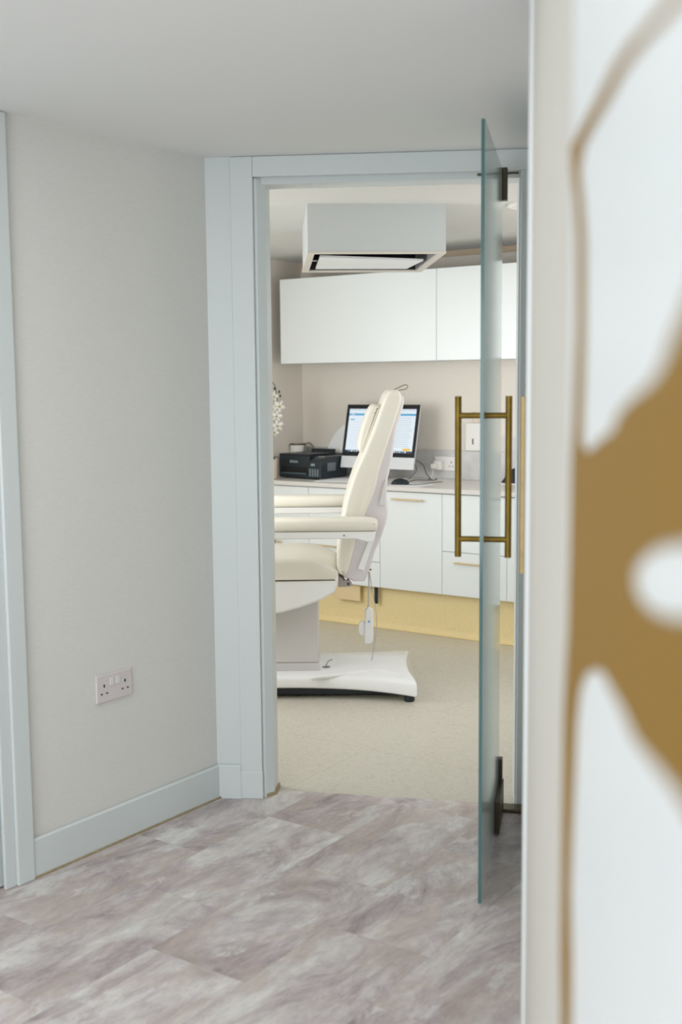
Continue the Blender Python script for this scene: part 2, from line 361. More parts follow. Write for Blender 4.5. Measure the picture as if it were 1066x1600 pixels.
# right side: short recess by the door, then the long wall running up to the camera
RW = [(0.3755, 2.30), (0.184, 0.99)]
struct(MB().prism([(0.50, 2.20), dw(0.66, -0.013), (0.80, 3.74), (0.75, 2.20)], 0, HC).build('wall_right', 'hall_paper'))
struct(MB().prism([RW[0], RW[1], (RW[1][0]-0.0125, 0.871), (0.60, 0.871), (0.60, 2.30)], 0, HC).build('wall_right', mat('greige_wallpaper', srgb(208, 204, 196), 0.8, bump=0.2, bscale=60, noise=0.03, nscale=45, stretch=(1, 1, 7))))
rd = (Vector(RW[1])-Vector(RW[0])).normalized(); rn = Vector((rd.y, -rd.x)); rn = rn if rn.x < 0 else -rn
def rw(s, d): p = Vector(RW[0])+rd*s+rn*d; return (p.x, p.y)
struct(MB().prism([rw(-0.012, -0.1), rw(-0.012, 0.006), rw(0.20, 0.006), rw(0.20, -0.1)], 0, HC).build('trim_5', 'panel_white', bevel=0.002))
# far walls of the hall, behind the camera
bw = MB(); bw.box((-4.2, -1.6, 0), (-2.75, -1.5, HC)); bw.box((-0.05, -1.6, 0), (1.2, -1.5, HC)); bw.box((-2.75, -1.6, 0), (-0.05, -1.5, 0.2)); bw.box((-2.75, -1.6, 2.1), (-0.05, -1.5, HC))
struct(bw.build('wall_front', 'hall_paper'))
win = MB()
for x in (-2.75, -1.42, -0.09): win.box((x, -1.56, 0.2), (x+0.04, -1.52, 2.1))
for z in (0.2, 2.06): win.box((-2.71, -1.56, z), (-0.09, -1.52, z+0.04))
struct(win.build('window_1', 'gloss_white'))
struct(MB().box((0.9, -1.5, 0), (1.0, 0.95, HC)).build('wall_right', 'hall_paper'))
# clinic walls
struct(ab(MB().box((-4.61, 6.13, 0), (-1.4, 6.23, CC)), 'wall_back', 'clinic_paper'))
cw = MB(); cw.box((-4.61, 1.4, 0), (-4.51, 2.2, CC)); cw.box((-4.61, 4.2, 0), (-4.51, 6.13, CC)); cw.box((-4.61, 2.2, 0), (-4.51, 4.2, 0.7)); cw.box((-4.61, 2.2, 2.0), (-4.51, 4.2, CC))
struct(ab(cw, 'wall_left', 'clinic_paper'))
wf = MB()
for y in (2.2, 3.18, 4.16): wf.box((-4.59, y, 0.7), (-4.53, y+0.04, 2.0))
for z in (0.7, 1.96): wf.box((-4.59, 2.24, z), (-4.53, 4.16, z+0.04))
struct(ab(wf, 'window_2', 'gloss_white'))
struct(ab(MB().box((-1.45, 3.55, 0), (-1.35, 6.13, CC)), 'wall_right', 'clinic_paper'))
struct(ab(MB().prism([(-4.51, 2.168), (-1.45, 2.168), (-1.45, 2.2), (-4.51, 2.2)], 6.112, 6.13, 'y'), 'trim_6', 'tan'))
# yellow coved skirting under the cabinets and on to the floor
ck = MB().prism([(5.575, 0.001), (5.590, 0.003), (5.600, 0.010), (5.607, 0.03), (5.61, 0.08), (5.61, 0.245), (5.63, 0.245), (5.63, 0.001)], -4.51, -1.45, 'x')
struct(ab(ck, 'baseboard_back', 'kick', smooth=False))

# ------------------------------------------------------------------ glass door with its handles and pivots
G0 = Vector((0.372, 2.995)); G1 = Vector((0.516, 3.700)); gd = (G1-G0); GL = gd.length; gang = math.atan2(gd.y, gd.x)
door = bpy.data.objects.new('door_1', None); C.objects.link(door); door.location = (G0.x, G0.y, 0); door.rotation_euler = (0, 0, gang); door['kind'] = 'structure'
# local x runs along the leaf from its free edge, +y is the side away from the camera
gm = MB().box((0, 0, 0.012), (GL, 0.009, 2.082))
gp = gm.build('glass_panel', ['glass', 'edge'], door)
for p in gp.data.polygons:
    if abs(p.normal.x) > 0.9 or abs(p.normal.z) > 0.9: p.material_index = 1
for sgn, lab in ((1, None), (-1, None)):
    yo = 0.009 if sgn > 0 else 0.0; yc = yo+sgn*0.062
    h = MB().tube([(0.052, yc, 0.957), (0.052, yc, 1.385)], 0.0088, 20)
    hd = h.build('pull_handle', 'brass', door, smooth=False)
    for z in (1.005, 1.334):
        q = MB().tube([(0.052, yo, z), (0.052, yc, z)], 0.0078, 16); q.tube([(0.052, yo, z), (0.052, yo+sgn*0.003, z)], 0.0088, 16)
        q.build('post', 'brass', hd)
        MB().tube([(0.045, yo+sgn*0.012, z), (0.0435, yo+sgn*0.012, z)], 0.002, 8).build('grub_screw', 'bronze', hd)
pf = MB(); pf.box((0.50, -0.016, 0.010), (GL+0.004, -0.0002, 0.115)); pf.box((0.50, 0.0092, 0.010), (GL+0.004, 0.025, 0.115)); pf.box((GL-0.03, -0.012, 0.115), (GL+0.004, -0.0002, 0.19))
pf.build('bottom_patch_fitting', 'bronze', door, bevel=0.002)
pt = MB(); pt.box((GL-0.03, -0.016, 1.985), (GL+0.004, -0.0002, 2.084)); pt.box((GL-0.03, 0.0092, 1.985), (GL+0.004, 0.025, 2.084)); pt.box((GL-0.012, -0.05, 2.066), (GL+0.004, -0.016, 2.072))
pt.build('top_patch_fitting', 'bronze', door, bevel=0.002)
MB().box((GL-0.005, -0.085, 0.0), (GL+0.055, 0.02, 0.012)).build('floor_pivot', 'bronze', door, bevel=0.004)
MB().tube([(0.06, 0.009, 1.955), (0.06, 0.024, 1.955)], 0.004, 10).build('rubber_buffer', 'bronze', door)

# brass pull bar on the right wall
bar = thing('pull_bar', 'pale brass vertical bar standing off the right wall, beyond the glass door handles', 'handle', (0.442, 2.78, 0.957))
MB().tube([(0, 0, 0), (0, 0, 0.429)], 0.0088, 20).build('bar', 'brass_bar', bar)
for z in (0.05, 0.378): MB().tube([(0, 0, z), (0.110, 0.0, z)], 0.0075, 14).build('post', 'brass_bar', bar)

# ------------------------------------------------------------------ white panel with the gold design
P0 = Vector((0.184, 0.99)); P1 = Vector((0.12, 0.4)); pd = (P1-P0).normalized(); pang = math.atan2(pd.y, pd.x)
panel = thing('wall_panel', 'tall white panel with a large gold design, close by on the right', 'panel', (P0.x, P0.y, 0), pang)
# local x along the panel towards the camera; -y local is the room side
MB().box((0.122, 0.001, 0.0), (0.86, 0.04, HC)).build('board', 'panel_white', panel, bevel=0.002)
gold = [(0.6233,1.5536),(0.5513,1.562),(0.4819,1.5702),(0.4283,1.5778),(0.3679,1.5827),(0.2935,1.5843),(0.1981,1.5885),(0.1273,1.5895),(0.1349,1.5723),(0.1631,1.5471),(0.1815,1.5172),(0.1893,1.4623),(0.1808,1.4243),(0.1752,1.3961),(0.16,1.3634),(0.1573,1.3113),(0.1523,1.2361),(0.1231,1.1668),(0.101,1.1112),(0.0899,1.057),(0.0967,1.0112),(0.1224,0.9673),(0.1421,0.9171),(0.15,0.60),(0.15,0.10),(0.205,0.10),(0.205,0.60),(0.2088,0.9563),(0.206,1.0106),(0.1895,1.0534),(0.1981,1.1002),(0.2108,1.149),(0.2195,1.1874),(0.2383,1.2138),(0.2693,1.2327),(0.3161,1.249),(0.3667,1.2599),(0.4036,1.2607),(0.4504,1.2624),(0.489,1.2605),(0.5287,1.2653),(0.567,1.2701),(0.602,1.2742),(0.658,1.2781),(0.6891,1.2911),(0.78,1.30),(0.80,1.37),(0.76,1.44),(0.6672,1.4666),(0.6354,1.4578),(0.6065,1.4526),(0.5805,1.4421),(0.5634,1.4365),(0.5506,1.4296),(0.5339,1.4229),(0.5037,1.4172),(0.4568,1.4114),(0.4149,1.4038),(0.3909,1.3939),(0.349,1.3889),(0.3013,1.3805),(0.2533,1.375),(0.2276,1.3806),(0.2295,1.3976),(0.2341,1.424),(0.2373,1.4597),(0.23,1.5113),(0.2093,1.54),(0.1886,1.5627),(0.2087,1.5736),(0.2672,1.5739),(0.3475,1.5716),(0.409,1.5717),(0.4659,1.5673),(0.5096,1.562),(0.577,1.5538),(0.6374,1.5467),(0.72,1.535),(0.72,1.541)]
hole = [(0.6633,1.3729),(0.5907,1.3628),(0.5427,1.3551),(0.5025,1.3452),(0.4771,1.3353),(0.4738,1.33),(0.4844,1.3248),(0.5141,1.3243),(0.5593,1.3297),(0.594,1.3366),(0.6659,1.3514)]
cu = bpy.data.curves.new('gold', 'CURVE'); cu.dimensions = '2D'; cu.fill_mode = 'BOTH'; cu.extrude = 0.0006
for poly in (gold, hole):
    sp = cu.splines.new('POLY'); sp.points.add(len(poly)-1); sp.use_cyclic_u = True
    for i, (x, z) in enumerate(poly): sp.points[i].co = (max(x, 0.1235), z, 0, 1)
tmp = bpy.data.objects.new('tmp', cu); C.objects.link(tmp)
me = bpy.data.meshes.new_from_object(tmp.evaluated_get(bpy.context.evaluated_depsgraph_get()))
bpy.data.objects.remove(tmp, do_unlink=True)
me.transform(Matrix.Rotation(math.pi/2, 4, 'X')); me.materials.clear(); me.materials.append(M['gold'])
dec = bpy.data.objects.new('gold_design', me); C.objects.link(dec); dec.parent = panel; dec.location = (0, 0.0002, 0)

# ------------------------------------------------------------------ sockets
def socket(loc, rz, label, m='socket', depth=0.009):
    t = thing('wall_socket', label, 'socket', loc, rz)        # local x across, -y outwards
    MB().box((-0.0725, -depth, -0.043), (0.0725, 0, 0.043)).build('face_plate', m, t, bevel=0.003)
    for s in (-1, 1):
        MB().box((s*0.012-0.008, -depth-0.003, 0.006), (s*0.012+0.008, -depth, 0.030)).build('switch', 'white_plastic', t, bevel=0.001)
        h = MB(); cx = s*0.043
        h.box((cx-0.0028, -depth-0.0006, 0.004), (cx+0.0028, -depth+0.001, 0.013))
        for k in (-1, 1): h.box((cx+k*0.011-0.0035, -depth-0.0006, -0.018), (cx+k*0.011+0.0035, -depth+0.001, -0.0135))
        h.build('pin_holes', 'dark_hole', t)
    return t
lang = math.atan2(-LD.y, -LD.x)
sp_ = lw((Vector((-0.7125, 3.49))-LW0).length, -0.0)
socket((sp_[0], sp_[1], 0.498), lang, 'pale double power socket low on the cream wall left of the doorway')

# ------------------------------------------------------------------ cabinets
CABZ0, CABZ1 = 0.245, 0.812
def door_front(mb_name, parent, a0, a1, z0, z1, b0=5.55, th=0.019, m='cabinet'):
    return MB().box((a0+0.0015, b0, z0+0.0015), (a1-0.0015, b0+th, z1-0.0015)).build(mb_name, m, parent, bevel=0.0012, seg=2)
def grip(parent, a0, a1, z, b0=5.55):
    h = MB().tube([(a0, b0-0.026, z), (a1, b0-0.026, z)], 0.0052, 12)
    for a in (a0+0.012, a1-0.012): h.tube([(a, b0-0.026, z), (a, b0, z)], 0.0045, 10)
    return h.build('handle', 'brass_pale', parent)
units = [
 (-4.508, -4.050, 'drawers', [(0.245, 0.525), (0.525, 0.81)], 'white drawer unit in the far left corner under the black printer'),
 (-4.050, -3.544, 'drawers', [(0.245, 0.393), (0.393, 0.524), (0.524, 0.81)], 'white three-drawer unit behind the treatment chair seat'),
 (-3.544, -3.134, 'door', [(0.245, 0.81)], 'white single-door base cabinet right of the chair back, brass handle near its top'),
 (-3.134, -2.736, 'drawers', [(0.245, 0.49), (0.49, 0.81)], 'white two-drawer unit seen between the glass door handles'),
 (-2.736, -2.100, 'door', [(0.245, 0.81)], 'white base cabinet glimpsed in the gap right of the glass door'),
]
for a0, a1, kind, fr, lab in units:
    t = thing('base_cabinet', lab, 'cabinet', (0, 0, 0), -TH, 'white base cabinets along the back wall')
    bpy_loc = W((a0+a1)/2, 5.85, CABZ0); t.location = bpy_loc
    off = -Vector(((a0+a1)/2, 5.85, CABZ0))
    def sh(o): o.location = off; return o
    sh(MB().box((a0+0.001, 5.570, CABZ0), (a1-0.001, 6.128, CABZ1)).build('body', 'carcass', t))
    sh(MB().box((a0+0.012, 5.640, 0.001), (a0+0.05, 5.68, CABZ0)).build('foot', 'black', t))
    for k, (z0, z1) in enumerate(fr):
        f = sh(door_front('drawer' if kind == 'drawers' else 'door', t, a0, a1, z0, z1))
        if kind == 'drawers' and z1 > 0.8: continue
        za = z1-0.042 if kind == 'door' else z1-0.057
        if a0 < -3.5 and kind == 'drawers': g_ = grip(f, a0+0.06, a0+0.26, z1-0.057)
        elif kind == 'door': g_ = grip(f, a0+0.093, a0+0.295, za)
        else: g_ = grip(f, a0+0.089, a0+0.31, za)
tag(ab(MB().box((-4.508, 5.528, 0.815), (-1.455, 6.128, 0.840)), 'worktop', 'worktop', bevel=0.002), 'long pale worktop running over the base cabinets along the back wall', 'worktop')
tag(ab(MB().box((-4.506, 6.110, 0.8405), (-1.455, 6.129, 1.015)), 'splashback', 'stone', bevel=0.001), 'low grey veined splashback strip standing along the back of the worktop', 'splashback')
for a0, a1, lab in ((-4.42, -3.302, 'long white handleless wall cabinet, the left one above the printer and monitor'), (-3.302, -2.184, 'white handleless wall cabinet on the right, cut by the glass door')):
    t = thing('wall_cabinet', lab, 'cabinet', W((a0+a1)/2, 5.95, 1.548), -TH, 'white wall cabinets')
    off = -Vector(((a0+a1)/2, 5.95, 1.548))
    o = MB().box((a0, 5.80, 1.552), (a1-0.001, 6.128, 2.064)).build('body', 'carcass', t); o.location = off
    o = MB().box((a0+0.0015, 5.78, 1.549), (a1-0.0015, 5.799, 2.066)).build('door', 'cabinet', t, bevel=0.0012, seg=2); o.location = off
# cream board and black strap hanging below the cabinets
t = tag(MB().box((0, 0, 0), (0.165, 0.012, 0.093)).build('plinth_board', 'card', loc=W(-3.868, 5.575, 0.146), rz=-TH), 'small cream board against the yellow skirting, behind the chair column', 'board')
tag(MB().box((0, 0, 0), (0.022, 0.012, 0.10)).build('strap', 'black', loc=W(-3.602, 5.575, 0.142), rz=-TH, bevel=0.003), 'short black strap hanging from the cabinets over the yellow skirting', 'strap')

# ------------------------------------------------------------------ ceiling air unit
ac = thing('air_conditioner', 'boxy grey air conditioning unit fixed under the clinic ceiling', 'air conditioner', (-0.135, 5.12, 2.2), math.radians(3.3))
wd, dp, hh = 0.607, 0.86, 0.205
hs = MB()
hs.box((0, 0, -hh), (wd, 0.02, 0)); hs.box((0, dp-0.02, -hh), (wd, dp, 0)); hs.box((0, 0.02, -hh), (0.02, dp-0.02, 0)); hs.box((wd-0.02, 0.02, -hh), (wd, dp-0.02, 0)); hs.box((0.02, 0.02, -0.03), (wd-0.02, dp-0.02, 0))
hs.build('housing', mat('ac_housing', srgb(200, 204, 204), 0.5), ac)
rim = MB()
for lo, hi in (((-0.002, -0.002), (wd+0.002, 0.03)), ((-0.002, dp-0.03), (wd+0.002, dp+0.002)), ((-0.002, 0.03), (0.03, dp-0.03)), ((wd-0.03, 0.03), (wd+0.002, dp-0.03))):
    rim.box((lo[0], lo[1], -hh-0.008), (hi[0], hi[1], -hh))
rim.build('rim', mat('ac_rim', srgb(214, 208, 198), 0.5), ac)
MB().box((0.03, 0.03, -0.10), (wd-0.03, dp-0.03, -0.09)).build('filter', 'dark_hole', ac)
inm = mat('ac_inner', srgb(150, 148, 152), 0.5)
for x in (0.022, wd-0.032): MB().box((x, 0.022, -hh+0.001), (x+0.010, dp-0.022, -0.035)).build('side_baffle', inm, ac)
MB().box((0.034, 0.022, -hh+0.002), (wd-0.034, 0.030, -0.035)).build('front_shade_liner', 'dark_hole', ac)  # near-black liner, shade of the interior put into its colour
MB().box((0.034, dp-0.034, -hh+0.004), (wd-0.034, dp-0.024, -0.035)).build('rear_shade_liner', 'dark_hole', ac)  # back liner painted near-black to stand for the shaded interior
pn = MB().prism([(0.062, 0.21), (wd-0.05, 0.38), (wd-0.085, 0.76), (0.062, 0.76)], -0.206, -0.197, 'z')
pn.build('intake_panel', mat('ac_panel', srgb(232, 234, 234), 0.4), ac)
for y in (0.45,): MB().box((0.032, y, -0.200), (0.058, y+0.008, -0.194)).build('hinge', 'white_plastic', ac)

# flush round ceiling light
dl = thing('ceiling_light', 'flat round light in the clinic ceiling, seen right of the glass door', 'ceiling light', W(-2.24, 4.77, 2.2), 0)
MB().lathe([(0.11, 0), (0.11, -0.008), (0.10, -0.011), (0.088, -0.011), (0.088, 0)], n=36).build('bezel', 'white_plastic', dl)
MB().lathe([(0.086, -0.001), (0.086, -0.007), (0.04, -0.009), (0.001, -0.0092)], n=36).build('diffuser', 'lamp_on', dl)

# ------------------------------------------------------------------ treatment chair
CY = 5.33
ch = thing('treatment_chair', 'cream padded treatment chair with armrests and white base beyond the doorway', 'treatment chair', (0, CY, 0))
def P(mb, *a, **k): return mb.build(*a, parent=ch, **k)
def resample(poly, n=3):
    out = []; L_ = len(poly)
    for i in range(L_):
        p0, p1, p2, p3 = (Vector(poly[(i+j-1) % L_]) for j in range(4))
        for k in range(n):
            t_ = k/n; q = 0.5*((2*p1)+(p2-p0)*t_+(2*p0-5*p1+4*p2-p3)*t_*t_+(3*p1-p0-3*p2+p3)*t_**3); out.append((q.x, q.y))
    return out
def cushion(poly, y0, y1, r=0.022, n=5):
    """profile in x,z carried across the chair, its rim rounded in n steps"""
    mb = MB(); c = Vector((0, 0)); N = len(poly)
    pv = [Vector(p) for p in poly]
    ar = sum(pv[i].x*pv[(i+1) % N].y-pv[(i+1) % N].x*pv[i].y for i in range(N))
    sg = 1 if ar > 0 else -1
    nor = []
    for i in range(N):
        d = (pv[(i+1) % N]-pv[i-1]).normalized(); nor.append(Vector((-d.y, d.x))*sg)   # inwards
    secs = []
    for k in range(n+1):
        an = math.pi/2*k/n; secs.append((y0+r*(1-math.sin(an)), r*(1-math.cos(an))))
    secs = secs + [(y1-(y-y0), i_) for y, i_ in reversed(secs)]
    rings = [[mb.bm.verts.new((pv[i].x+nor[i].x*ins_, y, pv[i].y+nor[i].y*ins_)) for i in range(N)] for y, ins_ in secs]
    # sections run from the rim (inset r) to full size
    rings = []
    for y, ins_ in secs: pass
    mb.bm.free(); mb.bm = bmesh.new()
    secs = [(y0+r*(1-math.cos(math.pi/2*k/n)), r*(1-math.sin(math.pi/2*k/n))) for k in range(n+1)]
    secs = secs+[(y0+y1-y, i_) for y, i_ in reversed(secs)]
    for y, ins_ in secs:
        rings.append([mb.bm.verts.new((pv[i].x+nor[i].x*ins_, y, pv[i].y+nor[i].y*ins_)) for i in range(N)])
    fs = []
    for A, B in zip(rings, rings[1:]):
        for i in range(N): fs.append(mb.bm.faces.new((A[i], A[(i+1) % N], B[(i+1) % N], B[i])))
    fs.append(mb.bm.faces.new(rings[0])); fs.append(mb.bm.faces.new(rings[-1]))
    bmesh.ops.recalc_face_normals(mb.bm, faces=fs)
    return mb
backc = [(-0.014,0.585),(-0.021,0.649),(-0.003,0.77),(0.021,0.898),(0.060,1.02),(0.103,1.116),(0.145,1.217),(0.182,1.318),(0.204,1.371),(0.227,1.393),(0.255,1.39),(0.269,1.367),(0.266,1.328),(0.229,1.216),(0.191,1.104),(0.171,1.039),(0.148,0.94),(0.111,0.855),(0.076,0.769),(0.05,0.669),(0.026,0.585),(0.006,0.575)]
P(cushion(resample(backc), -0.27, 0.27, 0.016), 'backrest', 'cream', smooth=True)
shell = [(0.004,0.585),(0.028,0.666),(0.052,0.766),(0.087,0.852),(0.125,0.938),(0.148,1.038),(0.206,1.216),(0.237,1.328),(0.240,1.368),(0.281,1.361),(0.275,1.305),(0.249,1.227),(0.229,1.088),(0.209,1.003),(0.204,0.923),(0.208,0.866),(0.205,0.823),(0.182,0.748),(0.147,0.668),(0.102,0.541),(0.015,0.559)]
P(cushion(resample(shell, 2), -0.245, 0.245, 0.012), 'back_shell', 'chair_lilac', smooth=True)
for s in (-1, 1):
    ribs = MB(); ribs.prism([(0.073,0.600),(0.118,0.720),(0.150,0.800),(0.166,0.800),(0.136,0.700),(0.100,0.590)], s*0.247-0.006, s*0.247+0.006, 'y')
    P(ribs, 'side_rib', 'chair_white', bevel=0.003)
    P(MB().prism([(0.170,0.885),(0.186,0.965),(0.200,1.000),(0.200,0.930),(0.196,0.880)], s*0.247-0.006, s*0.247+0.006, 'y'), 'side_rib', 'chair_grey', bevel=0.003)
hr = [(0.078,1.129),(0.087,1.19),(0.11,1.262),(0.134,1.313),(0.157,1.327),(0.177,1.321),(0.183,1.304),(0.162,1.247),(0.142,1.181),(0.118,1.126),(0.098,1.112)]
P(cushion(resample(hr), -0.15, 0.15, 0.018), 'headrest', 'cream', smooth=True)
P(MB().tube([(0.153,-0.155,1.290),(0.158,-0.13,1.290),(0.158,0.13,1.290)], 0.002, 6), 'headrest_strap', 'strap')
lp = smoothpath([(0.186,0,1.310),(0.205,0,1.350),(0.222,0,1.374),(0.245,0,1.391),(0.262,0,1.397),(0.282,0,1.407),(0.300,0.004,1.414),(0.312,0.008,1.408),(0.305,0.004,1.395),(0.285,0,1.391),(0.268,0,1.386),(0.278,0,1.372)])
P(MB().tube(lp, 0.0022, 8), 'elastic_loop', 'strap', smooth=True)
seat = [(-0.75,0.646),(-0.55,0.646),(-0.31,0.646),(-0.20,0.650),(-0.13,0.645),(-0.08,0.628),(-0.035,0.606),(-0.014,0.592),(-0.014,0.548),(-0.030,0.538),(-0.10,0.535),(-0.35,0.535),(-0.74,0.535),(-0.75,0.545)]
P(cushion(seat, -0.28, 0.28, 0.02), 'seat', 'cream', smooth=True)
sh_ = [(-0.75,0.574),(-0.017,0.574),(-0.018,0.53),(-0.035,0.495),(-0.095,0.461),(-0.184,0.430),(-0.27,0.407),(-0.40,0.392),(-0.62,0.395),(-0.75,0.43)]
P(cushion(sh_, -0.278, 0.278, 0.012), 'seat_shell', 'chair_white', smooth=False)
P(MB().box((-0.176, -0.276, 0.539), (-0.142, -0.270, 0.552)), 'side_knob', 'chair_white', bevel=0.003)
# leg rest, hidden behind the door lining from the doorway
lg = [(-0.76,0.645),(-1.25,0.60),(-1.28,0.57),(-1.26,0.545),(-0.76,0.575)]
P(cushion(resample(lg), -0.27, 0.27, 0.02), 'leg_rest', 'cream', smooth=True)
P(MB().prism([(-0.745,0.57),(-1.24,0.54),(-1.2,0.515),(-0.745,0.54)], -0.2, 0.2, 'y'), 'leg_rest_frame', 'chair_white', bevel=0.006)
# telescopic column
P(MB().box((-0.47, -0.15, 0.150), (-0.110, 0.13, 0.45)), 'column', 'chair_grey', bevel=0.004)
P(MB().box((-0.475, -0.155, 0.098), (-0.105, 0.135, 0.149)), 'column_sleeve', 'chair_grey', bevel=0.003)
# base casting: waisted in plan, arched below, stepped in x
def base_half(x):
    t_ = abs(x+0.30)/0.635
    return t_
secx = [i/24 for i in range(25)]
mb = MB(); rings = []
for i, t_ in enumerate(secx):
    x = -0.935+1.27*t_; k = abs(x+0.30)/0.635
    hw = 0.235+0.085*k**3.0
    top = 0.110-0.012*k**4; bot = 0.052-0.026*k**2.2
    # rounded end in plan
    prof = [(-hw, bot), (-hw, top-0.022), (-hw+0.008, top-0.007), (-hw+0.030, top), (-0.12, top+0.004), (0, top+0.005), (0.12, top+0.004), (hw-0.030, top), (hw-0.008, top-0.007), (hw, top-0.022), (hw, bot), (0, bot+0.0)]
    rr = []
    for y, z in prof:
        # the end faces draw in towards the middle, so the feet flare
        e = 0.030*(1-min(1, abs(y)/hw)**2)*max(0, (k-0.55)/0.45)
        xx = x-(e if x > -0.3 else -e)
        rr.append(mb.bm.verts.new((xx, y, z)))
    rings.append(rr)
n_ = len(rings[0]); fs = []
for A, B in zip(rings, rings[1:]):
    for i in range(n_): fs.append(mb.bm.faces.new((A[i], A[(i+1) % n_], B[(i+1) % n_], B[i])))
fs.append(mb.bm.faces.new(rings[0])); fs.append(mb.bm.faces.new(rings[-1]))
bmesh.ops.recalc_face_normals(mb.bm, faces=fs)
P(mb, 'base', 'chair_white', bevel=0.010)
# raised swoosh moulding on the near side of the base
sw = MB()
cr = smoothpath([(-0.14,-0.255,0.108),(0.0,-0.215,0.112),(0.10,-0.165,0.113),(0.18,-0.165,0.112),(0.235,-0.20,0.110),(0.262,-0.245,0.105)], 6)
sw.tube([(x_, y_, z_-0.004) for x_, y_, z_ in cr], 0.010, 12)
P(sw, 'moulding', 'chair_white', smooth=True)
P(MB().lathe([(0.019, 0), (0.019, 0.004), (0.010, 0.005), (0.008, 0.002), (0.001, 0.002)], (-0.075, -0.09, 0.112)), 'cable_gland', 'steel')
P(MB().tube(smoothpath([(-0.075,-0.09,0.112),(-0.073,-0.09,0.128),(-0.062,-0.09,0.143),(-0.045,-0.09,0.150)]), 0.003, 8), 'cable_stub', 'cable_grey', smooth=True)
for x, y in ((0.30, -0.27), (0.30, 0.27), (-0.90, -0.27), (-0.90, 0.27)):
    P(MB().lathe([(0.022, 0), (0.024, 0.004), (0.024, 0.026), (0.015, 0.034)], (x, y, 0.0), 20), 'foot', 'black')
P(MB().box((-0.85, -0.19, 0.012), (0.28, 0.19, 0.052)), 'underframe', 'black')
# back hinge
hg_m = mat('hinge_grey', srgb(168, 158, 156), 0.4, metal=0.3)
for y in (-0.235, 0.222):
    P(MB().prism([(-0.016,0.592),(0.008,0.585),(0.012,0.550),(0.040,0.541),(0.046,0.530),(0.041,0.517),(-0.015,0.515)], y, y+0.013, 'y'), 'hinge_bracket', hg_m, bevel=0.001)
P(MB().tube([(0.030,-0.24,0.530),(0.030,0.24,0.530)], 0.006, 12), 'hinge_pin', 'bronze')
P(MB().tube(smoothpath([(-0.012,-0.238,0.578),(-0.004,-0.240,0.566),(0.006,-0.240,0.560),(0.012,-0.238,0.548)]), 0.004, 8), 'hinge_spring', 'bronze')
# armrests
for s in (-1, 1):
    yc = s*0.375+0.045*(s > 0); zo = 0.022*(s > 0)
    arm = [(-0.66,0.849+zo),(0.105,0.846+zo),(0.140,0.842+zo),(0.157,0.832+zo),(0.159,0.818+zo),(0.149,0.789+zo),(-0.66,0.789+zo)]
    a_ = P(cushion(arm, yc-0.050, yc+0.050, 0.022), 'armrest', 'cream', smooth=True)
    un = [(x_, z_+zo) for x_, z_ in [(-0.66,0.788),(0.149,0.788),(0.143,0.748),(0.130,0.740),(0.108,0.744),(0.063,0.756),(-0.66,0.757)]]
    cushion(un, yc-0.040, yc+0.040, 0.006).build('arm_support', 'chair_white', a_)
    MB().tube([(0.10, yc-s*0.03, 0.77+zo), (0.13, s*0.24, 0.77)], 0.014, 12).build('arm_pivot', 'chair_white', a_)
    MB().tube([(0.012, yc-0.0415, 0.772), (0.012, yc-0.040, 0.772)], 0.004, 10).build('screw', 'steel', a_)
P(MB().lathe([(0.012, 0), (0.03, 0.004), (0.032, 0.02), (0.02, 0.028), (0.001, 0.03)], (-0.318, -0.345, 0.728)), 'control_knob', 'navy')
# corded hand control, hanging behind the back
hc = P(MB().tube(smoothpath([(0.128,0,0.545),(0.128,0,0.50),(0.126,-0.002,0.44),(0.124,-0.004,0.38),(0.122,-0.004,0.355)]), 0.0032, 8), 'control_cord', 'cable_grey', smooth=True)
MB().tube(smoothpath([(0.131,0,0.545),(0.137,0.01,0.50),(0.148,0.01,0.43),(0.160,0.012,0.36),(0.164,0.02,0.300),(0.158,0.02,0.225),(0.145,0.03,0.145),(0.140,0.04,0.112)]), 0.002, 8).build('coiled_cable', 'cable_grey', hc, smooth=True)
body = [(0.108,0.345),(0.112,0.368),(0.124,0.378),(0.138,0.372),(0.146,0.352),(0.146,0.240),(0.142,0.215),(0.130,0.205),(0.112,0.207),(0.104,0.215)]
cushion(resample(body, 2), -0.018, 0.014, 0.006).build('hand_control', 'chair_white', hc, smooth=True)
MB().tube([(0.126,-0.0185,0.312),(0.126,-0.0195,0.312)], 0.005, 12).build('button', 'blue', hc)
cushion(resample([(0.078,0.262),(0.080,0.300),(0.092,0.312),(0.106,0.305),(0.106,0.245),(0.092,0.243)], 2), -0.012, 0.010, 0.004).build('clip', 'chair_white', hc, smooth=True)
P(MB().tube([(0.126,0,0.555),(0.140,0,0.555)], 0.004, 8), 'cord_hook', 'brass')

# ------------------------------------------------------------------ things on the worktop
WT = 0.8402
# monitor (local x along the wall, y towards the wall)
mon = thing('computer_monitor', 'slim silver all-in-one computer with lit screen, behind the chair headrest', 'computer', W(-3.773, 5.900, WT), -TH)
tilt = math.radians(13)
def mon_xf(): return Matrix.Translation((0, -0.03, 0.068)) @ Matrix.Rotation(-tilt, 4, 'X')
def mbuild(mb, name, m, par, **k):
    mb.bm.transform(mon_xf()); return mb.build(name, m, par, **k)
MW, MH, CH = 0.262, 0.395, 0.072
hsg = mbuild(MB().box((-MW, 0.0, 0), (MW, 0.012, MH)), 'housing', 'alu', mon, bevel=0.004)
mbuild(MB().box((-MW+0.0005, -0.003, 0), (MW-0.0005, 0.0, CH)), 'chin', mat('monitor_chin', srgb(226, 229, 231), 0.35), mon, bevel=0.001)
mbuild(MB().box((-MW+0.0005, -0.003, CH), (MW-0.0005, 0.0, MH-0.0005)), 'bezel', 'black_gloss', mon, bevel=0.001)
